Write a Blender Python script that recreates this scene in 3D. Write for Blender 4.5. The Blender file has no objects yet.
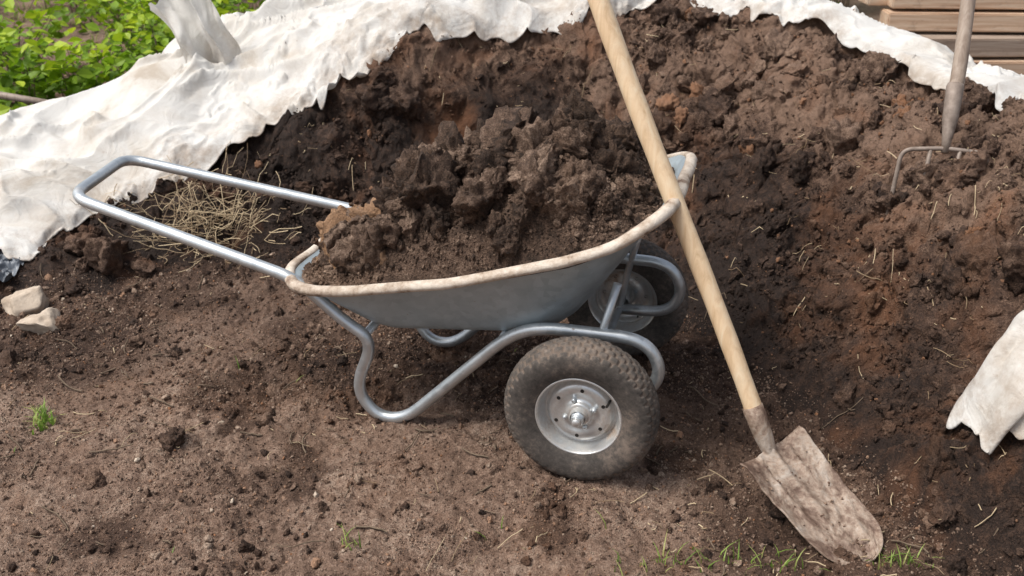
import bpy, bmesh, math, random
import numpy as np
from mathutils import Vector, Matrix, noise as mn
random.seed(7); rng=np.random.default_rng(11)
scene=bpy.context.scene

# ---------------------------------------------------------------- noise
_tabs={}
def _tab(seed):
    if seed not in _tabs: _tabs[seed]=np.random.default_rng(seed+1000).random((256,256))
    return _tabs[seed]
def vn(x,y,seed=0):
    T=_tab(seed); xi=np.floor(x).astype(np.int64); yi=np.floor(y).astype(np.int64)
    fx=x-xi; fy=y-yi; fx=fx*fx*fx*(fx*(fx*6-15)+10); fy=fy*fy*fy*(fy*(fy*6-15)+10)
    a=T[xi&255,yi&255]; b=T[(xi+1)&255,yi&255]; c=T[xi&255,(yi+1)&255]; d=T[(xi+1)&255,(yi+1)&255]
    return (a*(1-fx)+b*fx)*(1-fy)+(c*(1-fx)+d*fx)*fy
def fbm(x,y,o=4,seed=0,g=0.5):
    s=0;a=1;t=0
    for i in range(o):
        ca,sa=math.cos(i*1.1+.3),math.sin(i*1.1+.3)
        X=(x*ca-y*sa)*2.03**i+i*17.3; Y=(x*sa+y*ca)*2.03**i+i*9.1
        s=s+a*(vn(X,Y,seed+i)-.5); t+=a; a*=g
    return s/t*2
def worley(x,y,seed=0,full=False):
    TX=_tab(seed+50);TY=_tab(seed+51);TH=_tab(seed+52); xi=np.floor(x).astype(np.int64); yi=np.floor(y).astype(np.int64)
    best=np.full(np.shape(x),9.0); h=np.zeros(np.shape(x))
    for dx in(-1,0,1):
        for dy in(-1,0,1):
            cx=xi+dx;cy=yi+dy
            px=cx+TX[cx&255,cy&255];py=cy+TY[cx&255,cy&255]
            d=(px-x)**2+(py-y)**2
            if full: h=np.where(d<best,TH[cx&255,cy&255],h)
            best=np.minimum(best,d)
    return (np.sqrt(best),h) if full else np.sqrt(best)
def sst(a,b,x):
    t=np.clip((x-a)/(b-a),0,1); return t*t*(3-2*t)
def lumps(x,y,seed):
    """clod-like cells: random height per cell, rounded with creases between"""
    d,h=worley(x,y,seed,True); return (.35+.65*h)*np.clip(1-(d/.75)**2,0,1)**.6-.4

# ---------------------------------------------------------------- height model
CP=np.array([
(-3,1,0),(-1,1,0),(1,1,0),(0,2,0),(-1,2,0),(-2,2,0),(0,3,0),(.5,2.5,0),(-.6,3.3,0),(-1.2,3.35,0),(-1.8,3.1,0),(-2.6,2.9,0),
(.55,2.95,0),(.8,2.45,0),(.92,2.1,0),(1.08,1.7,0),(1.3,1.2,0),(0,3.5,.0),(-1,2.7,0),(.3,1.4,0),(.8,1.5,0),
(-1.77,3.4,.07),(-1.54,3.8,.14),(-1.1,3.95,.27),(-.87,4.05,.40),(-.467,4.18,.62),(-.3,4.25,.70),(.2,4.32,.745),(.8,4.42,.80),
(1.3,4.1,.78),(1.6,3.3,.70),(1.34,2.98,.56),(1.15,2.1,.22),(1.5,2.1,.5),(1.8,2.0,.55),(1.35,1.7,.28),
(0,3.8,.03),(.5,3.65,.16),(-.5,3.75,.05),(.0,4.08,.33),(-.35,3.98,.23),(1.0,3.4,.42),(.85,2.95,.2),(1.1,2.6,.26),(1.05,3.9,.64),(.45,4.05,.50),
(-2.2,4.37,.24),(-1.7,4.5,.42),(-1.3,5.0,.55),(-.6,5.0,.74),(.2,4.9,.82),(1,5,.80),(1.65,4.3,.66),(1.95,3.7,.62),(2.3,3.2,.55),(2.2,2.3,.6),(1.9,1.5,.35),
(-3,4.3,.03),(-3,5,0),(-2.3,5.4,.08),(-1.9,6,0),(-.8,6.2,.08),(.2,6.3,.15),(1.2,6.2,.15),(2.1,4.9,.26),(2.6,5.6,.1),(2.9,4.3,.15),(3.4,3.2,.1),
(3.2,2,.08),(2.6,1.1,.0),(0,7.5,0),(3,7.5,0),(-2.5,7.5,0),(5,5,0),(5,2,0),(5,-1,0),(-5,7,0),(-5,3,0),(-5,-1,0),(0,0,0),(0,-3,0),(2,.2,0)],float)
def _k(d2): return np.sqrt(d2+.10**2)
_D=((CP[:,None,:2]-CP[None,:,:2])**2).sum(-1)
_W=np.linalg.solve(_k(_D)+1e-4*np.eye(len(CP)),CP[:,2])
def hb(x,y):
    x=np.asarray(x,float);y=np.asarray(y,float); s=np.zeros_like(x)
    for i in range(len(CP)): s+=_W[i]*_k((x-CP[i,0])**2+(y-CP[i,1])**2)
    fall=1-sst(3.6,4.8,np.hypot(x,(y-3.2)))
    return np.maximum(s,0)*fall
BL=[(-3.2,3.2),(-2.6,2.9),(-1.8,3.1),(-1.2,3.35),(-.6,3.35),(0,3.5),(.35,3.2),(.55,2.95),(.8,2.45),(.92,2.1),(1.08,1.7),(1.3,1.2),(1.9,.6)]
def dbase(x,y):
    best=np.full(np.shape(x),1e9)
    for (ax_,ay_),(bx,by) in zip(BL[:-1],BL[1:]):
        dx,dy=bx-ax_,by-ay_; t=np.clip(((x-ax_)*dx+(y-ay_)*dy)/(dx*dx+dy*dy),0,1)
        best=np.minimum(best,(x-ax_-t*dx)**2+(y-ay_-t*dy)**2)
    return np.where(hb(x,y)>.02,0,np.sqrt(best))
def wet(x,y):   # how much of the surface is dark spilled manure
    d=dbase(x,y); f=fbm(x*2.2,y*2.2,4,130)
    w=1-sst(.0,.80,d+.6*f)
    e=np.exp(-(((x+.05)/.75)**2+((y-2.8)/.38)**2)); w=np.maximum(w,sst(.25,.8,e+.5*f))
    s=sst(.20,.55,fbm(x*3.1+7,y*3.1,5,140,.6)+.08); w=np.maximum(w,.8*s)
    return w
def hg(x,y):
    x=np.asarray(x,float);y=np.asarray(y,float)
    wx=x+.03*fbm(x*6,y*6,2,70);wy=y+.03*fbm(x*6,y*6,2,72)
    z=.024*fbm(x*.9,y*.9,2,1)+.020*fbm(wx*4.5,wy*4.5,3,5)+.017*fbm(wx*16,wy*16,4,9,.65)
    W=sst(.1,.7,fbm(x*2.1,y*2.1,3,33)+.40)
    z=z+(.024*lumps(wx*14,wy*14,3)+.016*lumps(wx*31,wy*31,4))*W+.007*lumps(wx*60,wy*60,8)
    return z
def hp(x,y):
    b=hb(x,y); m=sst(.0,.16,b)
    wx=x+.06*fbm(x*4,y*4,3,80);wy=y+.06*fbm(x*4,y*4,3,84)
    d=.09*fbm(wx*2.2,wy*2.2,3,20)+.08*lumps(wx*4.2,wy*4.2,5)+.06*lumps(wx*9,wy*9,6)+.036*lumps(wx*19,wy*19,7)+.018*lumps(wx*42,wy*42,11)+.018*fbm(wx*38,wy*38,4,24,.7)
    z=b+d*(.15+.85*m)-.035*(1-sst(.0,.07,b))-.06*(1-sst(.0,.01,b))
    return z
def hs(x,y): return np.maximum(hp(x,y),hg(x,y))

LOW1=[(-2.6,3.15),(-2.1,3.30),(-1.80,3.40),(-1.68,3.62),(-1.50,3.84),(-1.10,3.96),(-.88,4.06),(-.52,4.18),(-.32,4.25),(-.05,4.32),(.25,4.34),(.48,4.38),(.66,4.50)]
UP1=[(-3.1,4.3),(-2.7,4.35),(-2.25,4.42),(-2.0,4.5),(-1.78,4.65),(-1.5,5.0),(-1.3,5.25),(-.9,5.35),(-.6,5.4),(0,5.5),(.4,5.5),(.8,5.4)]
LOW2=[(.76,4.48),(.90,4.32),(1.28,4.02),(1.44,3.66),(1.58,3.24),(1.75,3.02),(2.1,2.9),(2.6,2.75)]
UP2=[(.95,5.1),(1.25,4.98),(1.52,4.62),(1.70,4.15),(1.88,3.74),(2.05,3.52),(2.4,3.4),(3.0,3.25)]
LOW3=[(1.30,1.84),(1.22,1.92),(1.12,2.02),(1.10,2.12),(1.20,2.22),(1.5,2.28)]
UP3=[(2.1,1.6),(2.0,1.85),(1.9,2.0),(1.85,2.12),(1.8,2.2),(1.8,2.35)]
def inpoly(x,y,P):
    c=np.zeros(np.shape(x),bool); n=len(P)
    for i in range(n):
        x0,y0=P[i];x1,y1=P[(i+1)%n]
        if y0==y1: continue
        c^=((y0>y)!=(y1>y))&(x<(x1-x0)*(y-y0)/(y1-y0)+x0)
    return c
def oncloth(x,y): return inpoly(x,y,LOW1+UP1[::-1])|inpoly(x,y,LOW2+UP2[::-1])|inpoly(x,y,LOW3+UP3[::-1])

# ---------------------------------------------------------------- mesh helpers
def link(o,parent=None):
    scene.collection.objects.link(o)
    if parent: o.parent=parent
    return o
def np_mesh(name,V,F,mat=None,attrs=None,smooth=True,parent=None):
    V=np.asarray(V,np.float32);F=np.asarray(F,np.int32)
    me=bpy.data.meshes.new(name); n=F.shape[1]
    me.vertices.add(len(V)); me.vertices.foreach_set('co',V.ravel())
    me.loops.add(F.size); me.loops.foreach_set('vertex_index',F.ravel())
    me.polygons.add(len(F)); me.polygons.foreach_set('loop_start',np.arange(0,F.size,n,dtype=np.int32))
    me.polygons.foreach_set('loop_total',np.full(len(F),n,np.int32))
    me.update(calc_edges=True)
    me.polygons.foreach_set('use_smooth',np.full(len(F),smooth,dtype=bool))
    for k,a in (attrs or {}).items():
        at=me.attributes.new(k,'FLOAT','POINT'); at.data.foreach_set('value',np.asarray(a,np.float32).ravel())
    me.validate()
    if mat: me.materials.append(mat)
    return link(bpy.data.objects.new(name,me),parent)
def grid_faces(nx,ny):
    i=np.arange(nx-1)[:,None]*ny+np.arange(ny-1)[None,:]
    return np.stack([i,i+ny,i+ny+1,i+1],-1).reshape(-1,4)
def tri(F): return np.concatenate([F[:,[0,1,2]],F[:,[0,2,3]]])
def ico(sub,seed,rough=.35,flat=.75,freq=1.3,cuts=7):
    rd=random.Random(seed*31+5)
    bm=bmesh.new(); bmesh.ops.create_icosphere(bm,subdivisions=sub,radius=1)
    off=Vector((seed*13.1,seed*7.7,seed*3.3))
    pl=[]
    for i in range(cuts):
        v=Vector((rd.gauss(0,1),rd.gauss(0,1),rd.gauss(0,1))).normalized(); pl.append((v,rd.uniform(.45,.85)))
    sc=Vector((1,rd.uniform(.6,.95),rd.uniform(flat-.15,flat+.1)))
    for v in bm.verts:
        p=v.co.copy()
        p*=1+mn.noise(p*1.1+off)*.5
        for (nv,dd) in pl:
            e=p.dot(nv)-dd
            if e>0: p-=nv*e*.9
        q=v.co*freq+off
        d=mn.fractal(q*1.5,.8,2.1,4)*rough*.55
        if sub>=3:
            c=mn.voronoi(q*2.6)[0]; d+=((c[1]-c[0])-.3)*rough*.55
            d+=mn.noise(q*7)*rough*.34+mn.noise(q*15)*rough*.28
        p+=v.co*d
        v.co=Vector((p.x*sc.x,p.y*sc.y,p.z*sc.z))*1.15
    V=np.array([v.co[:] for v in bm.verts])
    F=np.array([[v.index for v in f.verts] for f in bm.faces]); bm.free()
    return V,F
def rotm(e):
    cx,sx=np.cos(e[:,0]),np.sin(e[:,0]);cy,sy=np.cos(e[:,1]),np.sin(e[:,1]);cz,sz=np.cos(e[:,2]),np.sin(e[:,2])
    R=np.empty((len(e),3,3))
    R[:,0,0]=cz*cy;R[:,0,1]=cz*sy*sx-sz*cx;R[:,0,2]=cz*sy*cx+sz*sx
    R[:,1,0]=sz*cy;R[:,1,1]=sz*sy*sx+cz*cx;R[:,1,2]=sz*sy*cx-cz*sx
    R[:,2,0]=-sy;R[:,2,1]=cy*sx;R[:,2,2]=cy*cx
    return R
class Bag:
    def __init__(s): s.V=[];s.F=[];s.T=[];s.n=0
    def add(s,V,F,T):
        s.V.append(V);s.F.append(F+s.n);s.T.append(np.broadcast_to(T,(len(V),)).astype(float));s.n+=len(V)
    def inst(s,variants,P,S,tint,tilt=math.pi):
        P=np.asarray(P);n=len(P)
        if n==0:return
        which=rng.integers(0,len(variants),n)
        for k,(V,F) in enumerate(variants):
            m=which==k; c=m.sum()
            if c==0: continue
            e=np.stack([rng.uniform(-tilt,tilt,c),rng.uniform(-tilt,tilt,c),rng.uniform(-math.pi,math.pi,c)],1)
            sc=S[m][:,None,None]
            W=np.einsum('nij,vj->nvi',rotm(e),V)*sc+P[m][:,None,:]
            FF=F[None]+(np.arange(c)*len(V))[:,None,None]
            s.add(W.reshape(-1,3),FF.reshape(-1,F.shape[1]),np.repeat(tint[m],len(V)))
    def make(s,name,mat,parent=None,smooth=True):
        return np_mesh(name,np.concatenate(s.V),np.concatenate(s.F),mat,{'tint':np.concatenate(s.T)},smooth,parent)

# ---------------------------------------------------------------- materials
def newmat(name):
    m=bpy.data.materials.new(name); m.use_nodes=True; nt=m.node_tree; nt.nodes.clear()
    o=nt.nodes.new('ShaderNodeOutputMaterial'); b=nt.nodes.new('ShaderNodeBsdfPrincipled')
    nt.links.new(b.outputs[0],o.inputs[0]); return m,nt,b
def N(nt,t,**k):
    n=nt.nodes.new(t)
    for a,v in k.items(): setattr(n,a,v)
    return n
def noise(nt,scale,detail=6,rough=.6,vec=None,dist=0):
    n=N(nt,'ShaderNodeTexNoise'); n.inputs['Scale'].default_value=scale;n.inputs['Detail'].default_value=detail;n.inputs['Roughness'].default_value=rough;n.inputs['Distortion'].default_value=dist
    if vec is None:
        tc=N(nt,'ShaderNodeTexCoord'); vec=tc.outputs['Object']
    nt.links.new(vec,n.inputs['Vector']); return n.outputs['Fac']
def ramp(nt,fac,stops):
    r=N(nt,'ShaderNodeValToRGB'); e=r.color_ramp.elements
    while len(e)<len(stops): e.new(.5)
    for i,(p,c) in enumerate(stops):
        e[i].position=p; e[i].color=(c[0],c[1],c[2],1) if not isinstance(c,(int,float)) else (c,c,c,1)
    nt.links.new(fac,r.inputs[0]); return r.outputs[0]
def mix(nt,f,a,b,mode='MIX'):
    m=N(nt,'ShaderNodeMix',data_type='RGBA',blend_type=mode)
    for s,v in ((0,f),(6,a),(7,b)):
        if isinstance(v,(int,float)): m.inputs[s].default_value=v
        elif isinstance(v,tuple): m.inputs[s].default_value=(*v,1)
        else: nt.links.new(v,m.inputs[s])
    return m.outputs[2]
def math_(nt,op,a,b=0.0,clamp=False):
    m=N(nt,'ShaderNodeMath',operation=op); m.use_clamp=clamp
    for i,v in enumerate((a,b)):
        if isinstance(v,(int,float)): m.inputs[i].default_value=v
        else: nt.links.new(v,m.inputs[i])
    return m.outputs[0]
def bump(nt,b,pairs):
    last=None
    for h,st,d in pairs:
        n=N(nt,'ShaderNodeBump'); n.inputs['Strength'].default_value=st;n.inputs['Distance'].default_value=d
        nt.links.new(h,n.inputs['Height'])
        if last is not None: nt.links.new(last,n.inputs['Normal'])
        last=n.outputs[0]
    nt.links.new(last,b.inputs['Normal'])
def attr(nt,name):
    a=N(nt,'ShaderNodeAttribute',attribute_name=name); return a.outputs['Fac']

PD,PM,PLt,PR=(.022,.012,.008),(.080,.044,.028),(.235,.148,.102),(.27,.115,.052)
GD,GM,GL=(.10,.058,.039),(.235,.150,.106),(.46,.34,.26)
def soil(name,dark,mid,light,red,redamt=.5,tinted=True,wetattr=False,gain=.20,redcut=True):
    m,nt,b=newmat(name)
    n1=noise(nt,2.6,4,.65); n2=noise(nt,34,5,.8); n3=noise(nt,230,2,.7)
    f=math_(nt,'ADD',math_(nt,'MULTIPLY',n1,.30),math_(nt,'MULTIPLY',n2,.42))
    f=math_(nt,'ADD',f,math_(nt,'MULTIPLY',n3,.28))
    if tinted: 
        f=math_(nt,'ADD',f,math_(nt,'MULTIPLY',math_(nt,'SUBTRACT',attr(nt,'tint'),.5),gain))
    c=ramp(nt,f,[(.39,dark),(.50,mid),(.62,light)])
    if wetattr:
        wt=attr(nt,'wet'); c2=ramp(nt,f,[(.38,PD),(.50,PM),(.65,PLt)])
        wf=math_(nt,'ADD',wt,math_(nt,'MULTIPLY',math_(nt,'SUBTRACT',n2,.5),1.4)); wf=ramp(nt,wf,[(.25,0.),(.75,1.)])
        c=mix(nt,wf,c,c2)
    r=ramp(nt,noise(nt,2.4,5,.65,dist=.6),[(.50,0.),(.68,1.)])
    c=mix(nt,math_(nt,'MULTIPLY',r,redamt),c,mix(nt,n2,tuple(x*1.5 for x in red),tuple(x*.35 for x in red)))
    if tinted and redcut:
        t2=ramp(nt,attr(nt,'tint'),[(.88,0.),(.95,1.)])
        c=mix(nt,math_(nt,'MULTIPLY',t2,.85),c,mix(nt,n2,tuple(min(1,x*2.0) for x in red),tuple(x*.35 for x in red)))
    nt.links.new(c,b.inputs['Base Color'])
    b.inputs['Roughness'].default_value=.8; b.inputs['Specular IOR Level'].default_value=.35
    bump(nt,b,[(n2,1.,.016),(n3,1.,.005)])
    return m
GROUND=soil('ground_soil',GD,GM,GL,(.31,.175,.105),.30,False,True)
PILE=soil('manure_soil',PD,PM,PLt,PR,.55,True,False,.24,False)
CLOD=soil('manure_clod',(.032,.018,.012),(.105,.061,.041),(.31,.205,.145),(.29,.135,.064),.45)
LOAD=soil('manure_load',(.034,.020,.013),(.125,.076,.051),(.35,.245,.178),(.37,.20,.095),.12)
GRIT=soil('ground_grit',(.10,.057,.039),(.25,.163,.116),(.54,.41,.31),(.36,.20,.12),.25)

def simple(name,c1,c2,scale=20,rough=.8,metal=0,bs=.3,bd=.003,tint=False):
    m,nt,b=newmat(name)
    f=noise(nt,scale,6,.65)
    if tint: f=math_(nt,'ADD',math_(nt,'MULTIPLY',f,.5),math_(nt,'MULTIPLY',attr(nt,'tint'),.5))
    nt.links.new(ramp(nt,f,[(.3,c1),(.7,c2)]),b.inputs['Base Color'])
    b.inputs['Roughness'].default_value=rough;b.inputs['Metallic'].default_value=metal
    bump(nt,b,[(noise(nt,scale*4,5,.7),bs,bd)])
    return m
STRAW=simple('straw',(.22,.145,.08),(.66,.52,.33),8,.7,tint=True)
STONE=simple('stone',(.34,.26,.19),(.66,.56,.45),14,.85,bs=.6,bd=.006)
PLASTIC=simple('plastic_film',(.07,.08,.095),(.20,.22,.25),9,.4)

def galv(name,mud=.5,lo=(.40,.43,.44),hi=(.62,.65,.66),metal=.85,rough=.36):
    m,nt,b=newmat(name)
    f=noise(nt,7,6,.6); v=N(nt,'ShaderNodeTexVoronoi'); v.inputs['Scale'].default_value=45
    tc=N(nt,'ShaderNodeTexCoord'); nt.links.new(tc.outputs['Object'],v.inputs['Vector'])
    bw=N(nt,'ShaderNodeRGBToBW'); nt.links.new(v.outputs['Color'],bw.inputs[0])
    c=ramp(nt,math_(nt,'ADD',math_(nt,'MULTIPLY',f,.75),math_(nt,'MULTIPLY',bw.outputs[0],.25)),[(.3,lo),(.7,hi)])
    md=ramp(nt,noise(nt,5.5,8,.72,dist=.4),[(.60-.12*mud,0.),(.74-.1*mud,1.)])
    mudc=mix(nt,noise(nt,40,5),(.20,.13,.09),(.40,.31,.24))
    mf=math_(nt,'MULTIPLY',md,.35+.5*mud)
    sp=ramp(nt,noise(nt,70,4,.7),[(.66,0.),(.72,.8)]); mf=math_(nt,'MAXIMUM',mf,sp)
    c=mix(nt,mf,c,mudc)
    nt.links.new(c,b.inputs['Base Color'])
    nt.links.new(math_(nt,'MULTIPLY',math_(nt,'SUBTRACT',1.,mf),metal),b.inputs['Metallic'])
    rg=math_(nt,'ADD',math_(nt,'MULTIPLY',mf,.45),rough); rg=math_(nt,'ADD',rg,math_(nt,'MULTIPLY',bw.outputs[0],.12))
    nt.links.new(rg,b.inputs['Roughness'])
    bump(nt,b,[(noise(nt,22,5,.6),.15,.002)])
    return m
GALV=galv('galvanised_tray',.18,(.32,.38,.41),(.48,.55,.58),.40,.36); TUBE=galv('galvanised_tube',.12,(.50,.54,.56),(.70,.74,.76),.75,.32)
def rimmat():
    m,nt,b=newmat('muddy_rim')
    f=noise(nt,11,8,.72)
    c=ramp(nt,f,[(.38,(.19,.12,.08)),(.46,(.44,.35,.27)),(.58,(.66,.58,.49))])
    nt.links.new(c,b.inputs['Base Color']); b.inputs['Roughness'].default_value=.7
    bump(nt,b,[(f,.8,.006),(noise(nt,60,4,.7),.5,.003)]); return m
RIM=rimmat()
def tyremat():
    m,nt,b=newmat('rubber_tyre')
    f=noise(nt,9,8,.72); g=noise(nt,90,3,.7)
    c=ramp(nt,math_(nt,'ADD',math_(nt,'MULTIPLY',f,.7),math_(nt,'MULTIPLY',g,.3)),[(.38,(.040,.035,.031)),(.50,(.088,.075,.065)),(.64,(.23,.18,.145))])
    gr=ramp(nt,attr(nt,'groove'),[(.0,0.),(1.,.7)])
    c=mix(nt,gr,c,(.17,.125,.095))
    nt.links.new(c,b.inputs['Base Color']); b.inputs['Roughness'].default_value=.85
    bump(nt,b,[(g,.4,.001)]); return m
TYRE=tyremat()
DARK=simple('hole_shade_and_valve',(.015,.013,.012),(.03,.025,.02),10,.9)  # near-black that paints the shade of rim holes; also colours the valve
def hubmat():
    m,nt,b=newmat('wheel_metal')
    f=noise(nt,16,8,.7)
    c=ramp(nt,f,[(.42,(.72,.74,.74)),(.56,(.60,.58,.55)),(.68,(.36,.27,.20))])
    nt.links.new(c,b.inputs['Base Color']); nt.links.new(ramp(nt,f,[(.48,.65),(.66,0.)]),b.inputs['Metallic'])
    b.inputs['Roughness'].default_value=.32; bump(nt,b,[(f,.2,.002)]); return m
HUB=hubmat()
def woodmat(name,a,b_,c_,k=.45,dirt=.6):
    m,nt,b=newmat(name)
    tc=N(nt,'ShaderNodeTexCoord'); mp=N(nt,'ShaderNodeMapping'); mp.inputs['Scale'].default_value=(14,14,.9)
    nt.links.new(tc.outputs['Object'],mp.inputs['Vector'])
    f=noise(nt,3,7,.65,mp.outputs[0],.8); g=noise(nt,14,6,.7)
    c=ramp(nt,f,[(.3,a),(.5,b_),(.7,c_)])
    d=ramp(nt,g,[(.55,0.),(.75,dirt)])
    c=mix(nt,d,c,tuple(x*k for x in a))
    nt.links.new(c,b.inputs['Base Color']); b.inputs['Roughness'].default_value=.5
    bump(nt,b,[(f,.35,.002)]); return m
WOOD=woodmat('shaft_wood',(.62,.42,.24),(.78,.58,.37),(.84,.69,.49),.6,.30)
OLDWOOD=woodmat('weathered_wood',(.22,.16,.12),(.36,.28,.22),(.46,.38,.31))
PLANK=woodmat('plank_wood',(.40,.25,.16),(.60,.43,.30),(.70,.57,.44))
def blademat():
    m,nt,b=newmat('muddy_steel')
    f=noise(nt,10,9,.74,dist=.4); g=noise(nt,55,5,.75)
    c=ramp(nt,math_(nt,'ADD',math_(nt,'MULTIPLY',f,.75),math_(nt,'MULTIPLY',g,.25)),[(.40,(.10,.056,.039)),(.47,(.22,.148,.108)),(.53,(.37,.28,.215)),(.62,(.50,.43,.365))])
    c=mix(nt,ramp(nt,g,[(.60,0.),(.70,.7)]),c,(.12,.068,.046))
    nt.links.new(c,b.inputs['Base Color']); b.inputs['Roughness'].default_value=.5; b.inputs['Metallic'].default_value=.15
    bump(nt,b,[(f,.8,.010),(g,.7,.004)]); return m
BLADE=blademat()
RUST=simple('fork_steel',(.16,.12,.095),(.38,.31,.26),25,.6,.2)
def tarpmat(name='fabric_cover',trans=.22):
    m,nt,b=newmat(name)
    f=noise(nt,2.6,8,.68,dist=.5); g=noise(nt,30,5,.7)
    c=ramp(nt,f,[(.32,(.54,.47,.39)),(.42,(.70,.66,.60)),(.54,(.79,.775,.74))])
    c=mix(nt,ramp(nt,g,[(.65,0.),(.73,.5)]),c,(.38,.28,.20))
    dm=ramp(nt,attr(nt,'tint'),[(.0,0.),(1.,.75)])
    c=mix(nt,math_(nt,'MULTIPLY',dm,ramp(nt,noise(nt,9,7,.75),[(.43,0.),(.62,1.)])),c,(.36,.26,.18))
    nt.links.new(c,b.inputs['Base Color']); b.inputs['Roughness'].default_value=.85
    bump(nt,b,[(noise(nt,8,5,.6,dist=1.2),.6,.02),(noise(nt,40,3,.6),.3,.005)])
    tr=N(nt,'ShaderNodeBsdfTranslucent'); nt.links.new(c,tr.inputs['Color'])
    ms=N(nt,'ShaderNodeMixShader'); ms.inputs[0].default_value=trans
    nt.links.new(b.outputs[0],ms.inputs[1]);nt.links.new(tr.outputs[0],ms.inputs[2])
    out=[n for n in nt.nodes if n.type=='OUTPUT_MATERIAL'][0]; nt.links.new(ms.outputs[0],out.inputs[0]); return m
TARP=tarpmat(); FLAP=tarpmat('fabric_flap',.35)
def leafmat(name,a,b_,c_):
    m,nt,b=newmat(name)
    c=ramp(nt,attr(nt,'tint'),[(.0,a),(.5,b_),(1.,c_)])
    nt.links.new(c,b.inputs['Base Color']); b.inputs['Roughness'].default_value=.55
    tr=N(nt,'ShaderNodeBsdfTranslucent'); nt.links.new(c,tr.inputs['Color'])
    ms=N(nt,'ShaderNodeMixShader'); ms.inputs[0].default_value=.4
    nt.links.new(b.outputs[0],ms.inputs[1]);nt.links.new(tr.outputs[0],ms.inputs[2])
    out=[n for n in nt.nodes if n.type=='OUTPUT_MATERIAL'][0]; nt.links.new(ms.outputs[0],out.inputs[0]); return m
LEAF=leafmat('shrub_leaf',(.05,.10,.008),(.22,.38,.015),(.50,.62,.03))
GRASS=leafmat('grass_blade',(.12,.22,.03),(.24,.40,.06),(.50,.50,.18))
BARK=simple('bark',(.10,.07,.045),(.22,.16,.11),30,.9)

# ---------------------------------------------------------------- ground
def axis(lo,hi,st,far):
    a=list(np.arange(lo,hi,st)); s=st; x=a[-1]
    up=[]
    while x<far: s*=1.12; x+=s; up.append(x)
    s=st;x=lo;dn=[]
    while x>-far: s*=1.12; x-=s; dn.append(x)
    return np.array(dn[::-1]+a+up)
ax=axis(-2.1,1.7,.0055,300); ay=axis(1.5,3.8,.0055,300)
X,Y=np.meshgrid(ax,ay,indexing='ij'); Z=hg(X,Y)
np_mesh('ground',np.stack([X,Y,Z],-1).reshape(-1,3),grid_faces(len(ax),len(ay)),GROUND,{'wet':wet(X,Y)})
# ---------------------------------------------------------------- manure pile
def paxis(lo,hi,a,b,st,co):
    return np.concatenate([np.arange(lo,a,co),np.arange(a,b,st),np.arange(b,hi,co)])
ax=paxis(-3.4,3.9,-2.2,2.1,.0075,.02); ay=paxis(.9,7.2,1.5,4.7,.0075,.02)
X,Y=np.meshgrid(ax,ay,indexing='ij'); Z=hp(X,Y); B=hb(X,Y)
F=grid_faces(len(ax),len(ay)); keep=(B.ravel()[F]>.004).any(1); F=F[keep]
used=np.unique(F); mp_=np.full(X.size,-1); mp_[used]=np.arange(len(used))
V=np.stack([X,Y,Z],-1).reshape(-1,3)[used]
def dry(x,y): 
    b=hb(x,y); return np.clip(sst(.22,.68,b+.25*fbm(x*2.5,y*2.5,3,160))*.75+.35*sst(.6,1.3,x)*sst(.05,.3,b)+.1,0,1)
T_=dry(V[:,0],V[:,1])
k_=(sst(.05,.2,V[:,2])*(~oncloth(V[:,0],V[:,1])))
V[:,0]+=.04*fbm(V[:,1]*9,V[:,2]*14+V[:,0]*5,4,90,.6)*k_; V[:,1]+=.04*fbm(V[:,0]*9,V[:,2]*14+V[:,1]*5,4,95,.6)*k_
np_mesh('manure_pile',V,mp_[F],PILE,{'tint':T_})

big=[ico(4,i,.46,.75) for i in range(12)]
med=[ico(3,i+20,.46,.75) for i in range(12)]
sml=[ico(2,i+40,.5,.7,1.1,5) for i in range(8)]
tny=[ico(1,i+60,.5,.7,1.1,3) for i in range(8)]
def scatter(n,x0,x1,y0,y1,dens):
    x=rng.uniform(x0,x1,n);y=rng.uniform(y0,y1,n); k=rng.random(n)<dens(x,y); return x[k],y[k]
def sizes(n,lo,hi,p=3): return lo+(hi-lo)*rng.random(n)**p
def ct(x,y,red=.05):
    t=np.clip(.75*dry(x,y)*.86+rng.uniform(-.25,.3,len(x)),0,.87); return np.where(rng.random(len(x))<red*(.3+1.6*dry(x,y)),.93,t)
bag=Bag()
pd=lambda x,y: sst(.02,.12,hb(x,y))*(.3+.7*sst(-.2,.35,fbm(x*3,y*3,2,60)))*(~oncloth(x,y))
pc=lambda x,y: sst(.2,.55,hb(x,y))*sst(-.35,.2,fbm(x*2,y*2,2,64))*(~oncloth(x,y))*(y>2.4)
x,y=scatter(720,-2.2,2.0,1.2,4.7,pd); s=sizes(len(x),.02,.055,2.2); bag.inst(big,np.stack([x,y,hs(x,y)+s*.0],1),s,ct(x,y))
x,y=scatter(900,-1.6,1.9,2.4,4.7,pc); s=sizes(len(x),.03,.085,2.0); bag.inst(big,np.stack([x,y,hs(x,y)-s*.02],1),s,ct(x,y,.09))
x,y=scatter(9500,-2.2,2.0,1.2,4.7,pd); s=sizes(len(x),.006,.022,2); bag.inst(med,np.stack([x,y,hs(x,y)+s*.1],1),s,ct(x,y))
x,y=scatter(30000,-2.0,2.0,1.4,4.6,pd); s=sizes(len(x),.003,.008,1.5); bag.inst(sml,np.stack([x,y,hs(x,y)+s*.2],1),s,ct(x,y))
x,y=scatter(60000,-2.0,2.0,1.4,4.4,pd); s=sizes(len(x),.002,.005,1.5); bag.inst(tny,np.stack([x,y,hs(x,y)+s*.2],1),s,ct(x,y))
bag.make('manure_clods',CLOD)
bag=Bag(); bag2=Bag()
def gd(x,y): return np.clip(.12+.9*wet(x,y)*(.3+.7*sst(-.1,.3,fbm(x*6,y*6,2,62))),0,1)*(hb(x,y)<.05)
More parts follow.
